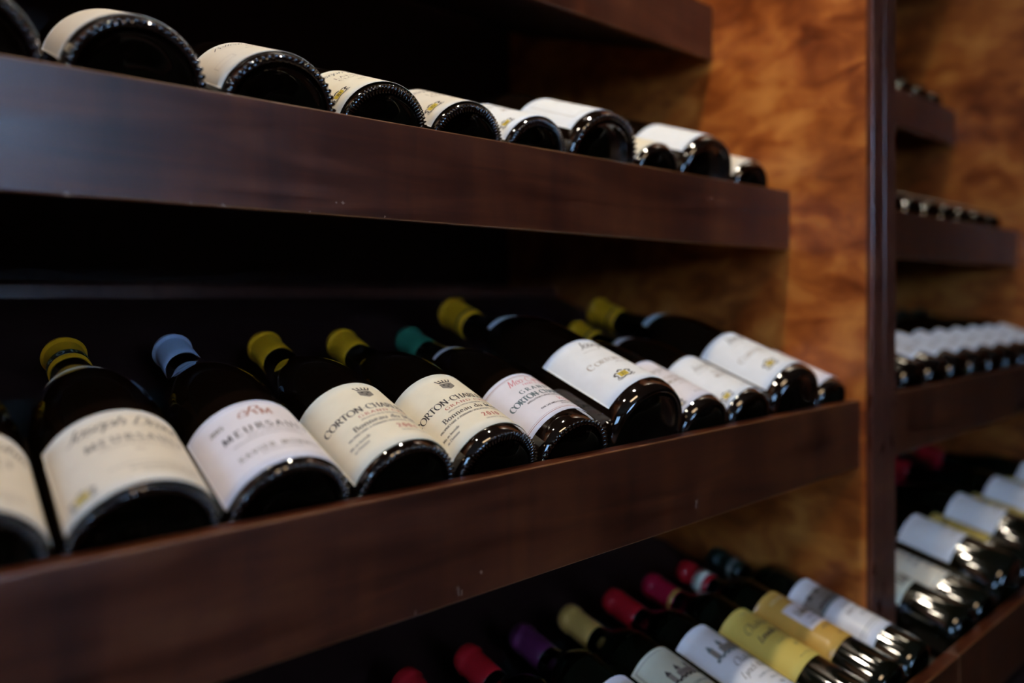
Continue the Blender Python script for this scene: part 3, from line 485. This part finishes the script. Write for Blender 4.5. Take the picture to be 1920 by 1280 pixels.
def capsule_mesh(kind, r, cm, band, style):
    key = ('c', kind, round(r, 4), cm, band, style)
    if key in MESH: return MESH[key]
    s = SHAPES[kind]; L = s['L']; cr = s['capr']; z0 = L-s['cap']; prof = profile(kind, r)[1]; b = MB(); rb = max(radius_at(prof, z0), .0001)+.0006
    k = cr/.0153
    if style == 'ridge':
        P = [(rb-.0004, z0), (rb, z0+.0004), (cr*.985, z0+.012), (cr*.955, L-.014), (cr*.965, L-.0116), (cr*1.075, L-.0100), (cr*1.085, L-.0085), (cr*.98, L-.0066), (cr*.965, L-.0025), (cr*.90, L-.0003), (cr*.80, L+.0006), (.0001, L+.0006)]
    elif style == 'long':
        P = [(rb-.0004, z0), (rb, z0+.0004), (cr*1.0, z0+.010), (cr*.96, L-.018), (cr*.99, L-.014), (cr*.99, L-.003), (cr*.93, L-.0006), (cr*.8, L+.0006), (.0001, L+.0006)]
    else:
        P = [(rb-.0004, z0), (rb, z0+.0004), (cr*.97, z0+.012), (cr*.93, L-.020), (cr*.95, L-.0165), (cr*1.03, L-.0150), (cr*1.03, L-.0115), (cr*1.0, L-.0070), (cr*.95, L-.0035), (cr*.86, L-.0012), (cr*.6, L+.0004), (.0001, L+.0006)]
    b.lathe(P, 56)
    mats = [M[cm]]
    if band:
        bm, lo, hi, txt = band; mats += [M[bm], M['bandtext']]
        rr = lambda z: next((a[0]+(c[0]-a[0])*(z-a[1])/max(c[1]-a[1], 1e-6) for a, c in zip(P, P[1:]) if a[1] <= z <= c[1]), cr)
        b.lathe([(rr(z0+lo), z0+lo), (rr(z0+lo)+.00025, z0+lo), (rr(z0+hi)+.00025, z0+hi), (rr(z0+hi), z0+hi)], 56, 1)
        if txt:
            rc = (rr(z0+lo)+rr(z0+hi))/2
            for q in text_quads(txt, 0, (z0+lo)*1000+1.6, (hi-lo)*1000-3.2, wt=(.12, .22), track=4.2, wscale=1.25):
                b.add([((rr(p[1]/1000)+.00035)*math.sin(p[0]/1000/rc), -(rr(p[1]/1000)+.00035)*math.cos(p[0]/1000/rc), p[1]/1000) for p in q], [tuple(range(len(q)))], 2)
    MESH[key] = b.mesh('capsule', mats); return MESH[key]
def part(name, mesh, parent):
    o = bpy.data.objects.new(name, mesh); COL.objects.link(o); o.parent = parent; return o
GROUPS = {'LO': 'wine bottles on the middle shelf', 'UP': 'wine bottles on the upper shelf', 'T3': 'wine bottles on the bottom shelf', 'TP': 'wine bottles on the top shelf'}
def bottle(shelf, x, r, label, kind='burgundy', lab=None, pap='white', v=(12, 105), half=50, roll=0, cap='cy', band=None, style='ridge', neck=None, knurl=0, slide=.0070, glass='glass', dv=0, side='left'):
    yf, zt, zb, yb, zf, th = SH[shelf]
    n = Vector((0, -math.sin(th), math.cos(th))); d = Vector((0, math.cos(th), math.sin(th)))
    base = Vector((x, yb, ZC+zf))+n*r+d*slide
    e = empty('wine_bottle', base); e.rotation_euler = (Matrix.Rotation(-(math.pi/2-th), 3, 'X') @ Matrix.Rotation(R(roll), 3, 'Z')).to_euler()
    tag(e, label, 'wine bottle', GROUPS[shelf]+(' of the right rack' if x > 1 else ''))
    part('glass_body', bottle_mesh(kind, r, knurl, glass), e)
    part('capsule', capsule_mesh(kind, r, cap, band, style), e)
    if v: part('label', label_mesh(kind, r, lab, pap, max(v[0]-6, 3), v[1]-6, half, dv-6), e)
    if neck: part('neck_label', neck_mesh(kind, r, *neck), e)
    return e
JD = ('band', .0080, .0165, 'DROUHIN')
# middle shelf, left to right
bottle('LO', .0200, .0425, 'wine bottle with ivory label cut off by the left picture edge, middle shelf', lab='drouhin_m', pap='ivory', v=(5, 96), half=56, roll=0, cap='cy', band=JD, knurl=1)
bottle('LO', .1068, .0425, 'wine bottle with yellow capsule banded black and blurred ivory label, middle shelf', lab='drouhin_m', pap='ivory', v=(4, 96.5), half=53, roll=4, cap='cy', band=JD, neck=('ivory', 196, 9, 80, None), knurl=1)
bottle('LO', .1924, .042, 'wine bottle with pale blue capsule and MEURSAULT label, middle shelf', lab='rm', pap='rose', v=(12, 94), half=52, roll=-3, cap='cw', knurl=1)
bottle('LO', .2785, .0418, 'wine bottle with yellow capsule and cream label dated 2004', lab='cc04', pap='cream', v=(13, 108.5), half=56, roll=3, cap='cy', knurl=1)
bottle('LO', .3622, .0418, 'wine bottle with yellow capsule and sharply focused cream label dated 2010', lab='cc10', pap='cream', v=(17.5, 111), half=53, roll=-5, cap='cy', knurl=2)
bottle('LO', .4463, .0415, 'wine bottle with green capsule and white label printed in red and slate', lab='meo', pap='rose', v=(25, 99), half=54, roll=3, cap='cg', neck=('rose', 198, 7, 62, None), knurl=1)
bottle('LO', .5415, .0530, 'large wine bottle in the middle of the middle shelf, white label, yellow emblem', 'magnum', lab='drouhin_cc', pap='white', v=(23, 117), half=72, roll=16, cap='cy', band=('band', .010, .013, None), neck=('white', 226, 13, 70, None))
bottle('LO', .6360, .0410, 'wine bottle mostly hidden behind the large bottle with yellow emblem', lab='drouhin_s', pap='rose', v=(17, 103), half=52, roll=2, cap='cy', band=('band', .0085, .012, None), neck=('white', 196, 11, 62, None))
bottle('LO', .7184, .0410, 'wine bottle with yellow capsule and white label, left of the rearmost large bottle', lab='drouhin_s', pap='white', v=(17, 105), half=50, roll=6, cap='cy', band=('band', .0085, .012, None), neck=('rose', 196, 12, 62, None))
bottle('LO', .8120, .0515, 'large wine bottle nearest the amber panel, white label with yellow emblem', 'magnum', lab='drouhin_cc', pap='white', v=(23, 119), half=66, roll=6, cap='cy', band=('band', .010, .013, None), neck=('white', 222, 14, 62, None))
bottle('LO', .9030, .0400, 'last small wine bottle on the middle shelf, against the amber side panel', lab='drouhin_s', pap='rose', v=(17, 105), half=50, roll=4, cap='cy', band=('band', .0085, .012, None))
# upper shelf, left to right
bottle('UP', .0250, .0470, 'bottle base with beaded rim in the top left picture corner', lab='pell', pap='ivory', v=(12, 96), half=58, roll=-6, cap='ck', knurl=1, slide=.011)
bottle('UP', .1270, .0470, 'largest bottle base on the upper shelf with blank cream label', lab=None, pap='ivory', v=(18, 96), half=60, roll=-6, cap='ck', knurl=1, slide=.020)
bottle('UP', .2240, .0455, 'wine bottle on the upper shelf with handwritten script on its cream label', lab='pell', pap='ivory', v=(14, 98), half=56, roll=-6, cap='ck', knurl=1)
bottle('UP', .3148, .0428, 'upper shelf wine bottle with yellow emblem on its cream label', lab='clos', pap='cream', v=(11, 98), half=54, roll=-10, cap='cy', knurl=2)
bottle('UP', .4008, .0420, 'upper shelf bottle right of the one with yellow emblem', lab='clos', pap='ivory', v=(11, 98), half=54, roll=2, cap='cy', knurl=2)
bottle('UP', .4858, .0420, 'upper shelf bottle just left of the first large bottle, white label', lab='drouhin_s', pap='white', v=(11, 98), half=54, roll=2, cap='cy', knurl=2)
bottle('UP', .5815, .0520, 'large upper shelf bottle with plain white bordered label', 'magnum', lab='framed', pap='white', v=(20, 112), half=60, roll=5, cap='cw', knurl=1)
bottle('UP', .6755, .0412, 'small upper shelf bottle squeezed between two large bottles', lab='plain', pap='cream', v=(14, 98), half=50, roll=4, cap='cy')
bottle('UP', .7695, .0520, 'second large upper shelf bottle, white label, nearer the side panel', 'magnum', lab='plain', pap='white', v=(20, 100), half=58, roll=4, cap='cw')
bottle('UP', .8690, .0425, 'last upper shelf bottle beside the amber side panel', lab='plain', pap='ivory', v=(14, 98), half=50, roll=4, cap='cy')
# bottom shelf, left to right
C = dict(kind='claret', glass='glassg', style='round')
bottle('T3', .383, .0365, 'bottle whose red capsule tip just shows at the bottom picture edge', lab='blank', pap='white', v=(58, 158), half=45, dv=-14, cap='cr', **C)
bottle('T3', .458, .0365, 'bottle with scarlet capsule left of the purple capped bottle, bottom shelf', lab='blank', pap='white', v=(58, 151), half=45, dv=-14, cap='cr', **C)
bottle('T3', .533, .0365, 'bottle with dark purple capsule on the bottom shelf', lab='tour', pap='rose', v=(52, 154), half=46, dv=-14, cap='cp', **C)
bottle('T3', .608, .0365, 'bottle with gold foil capsule and pale green-grey label, bottom shelf', lab='tour', pap='greenish', v=(48, 162), half=44, dv=-14, roll=6, cap='cau', **C)
bottle('T3', .684, .0365, 'bottle with bright red capsule and pale bluish castle label', lab='blue', pap='gloss', v=(54, 164), half=44, dv=-14, roll=8, cap='cr', **C)
bottle('T3', .759, .0365, 'bottle with crimson capsule and plain yellow label', lab='yellow', pap='yellowp', v=(64, 160), half=45, dv=-14, roll=8, cap='cc', band=('gold', .002, .006, None), **C)
bottle('T3', .8325, .0365, 'bottle with cream banded red capsule and ornate ochre label', lab='ornate', pap='glossy_y', v=(62, 162), half=46, dv=-14, roll=4, cap='cr', band=('cream', .008, .022, None), **C)
bottle('T3', .9065, .0362, 'bottle with blackish green capsule and white castle label beside the panel', lab='chateau', pap='gloss', v=(48, 158), half=46, dv=-14, roll=2, cap='ck', band=('grey', .012, .018, None), **C)
# right rack
ORD = ['first', 'second', 'third', 'fourth', 'fifth', 'sixth', 'seventh', 'eighth', 'ninth', 'tenth', 'eleventh']
pr = dict(kind='claret', glass='glassg', style='round')
def copy_tree(o, parent=None):
    c = o.copy(); COL.objects.link(c); c.parent = parent
    for ch in list(o.children): copy_tree(ch, c)
    return c
b3 = dict(roll=2, style='round', glass='glassg')
bottle('T3', 1.052, .0365, 'right rack bottom shelf, small bottle with pale label right beside the divider', kind='claret', lab='blank', pap='greenish', v=(76, 160), half=46, cap='cr', **b3)
bottle('T3', 1.128, .0365, 'right rack bottom shelf, second bottle from the divider, cream label', kind='claret', lab='tour', pap='cream', v=(60, 168), half=46, cap='cr', **b3)
big = bottle('T3', 1.222, .0510, 'right rack bottom shelf, first large bottle with white label', kind='magnum', lab='plain', pap='white', v=(74, 148), half=62, dv=30, cap='cr', **b3)
small = bottle('T3', 1.316, .0415, 'right rack bottom shelf, yellow labelled bottle between the first two large ones', kind='claret', lab='yellow', pap='yellowp', v=(66, 150), half=45, cap='cc', **b3)
for i in range(1, 4):
    c = copy_tree(big); c.location.x = 1.222+.188*i; c['label'] = 'right rack bottom shelf, %s large bottle with white label' % ['', 'second', 'third', 'fourth'][i]
for i in range(1, 3):
    c = copy_tree(small); c.location.x = 1.316+.188*i; c['label'] = 'right rack bottom shelf, yellow labelled bottle between the %s large ones' % ['', 'second and third', 'third and fourth'][i]
p2 = [bottle('LO', 1.060, .0435, 'right rack middle shelf, bottle beside the divider with a bright warm glint', lab='drouhin_s', pap='ivory', v=(56, 116), half=46, cap='cau'),
      bottle('LO', 1.150, .0435, 'right rack middle shelf, second bottle from the divider, ochre label', lab='plain', pap='orangep', v=(60, 110), half=46, cap='cau')]
p2.append(bottle('LO', 1.240, .0435, 'right rack middle shelf, third bottle from the divider, white label', lab='drouhin_s', pap='white', v=(40, 118), half=46, cap='ck'))
for i in range(3, 10):
    c = copy_tree(p2[2]); c.location.x = 1.060+.090*i
    c['label'] = 'right rack middle shelf, %s bottle from the divider, white label' % ORD[i]
bottle('UP', 1.058, .0420, 'right rack upper shelf, bottle base nearest the divider, pale label', lab='plain', pap='ivory', v=(18, 98), half=46, cap='cy')
q0 = bottle('UP', 1.144, .0405, 'right rack upper shelf, second bottle base from the divider', lab='plain', pap='ivory', v=(50, 110), half=46, cap='cy')
for i in range(2, 10):
    c = copy_tree(q0); c.location.x = 1.144+.084*(i-1); c['label'] = 'right rack upper shelf, %s bottle base from the divider' % ORD[i]
q0 = bottle('TP', 1.420, .0405, 'right rack top shelf, leftmost bottle base showing above the rail', lab='plain', pap='ivory', v=(50, 110), half=46, cap='cy')
for i in range(1, 6):
    c = copy_tree(q0); c.location.x = 1.420+.084*i; c['label'] = 'right rack top shelf, %s bottle base from the left above the rail' % ORD[i]
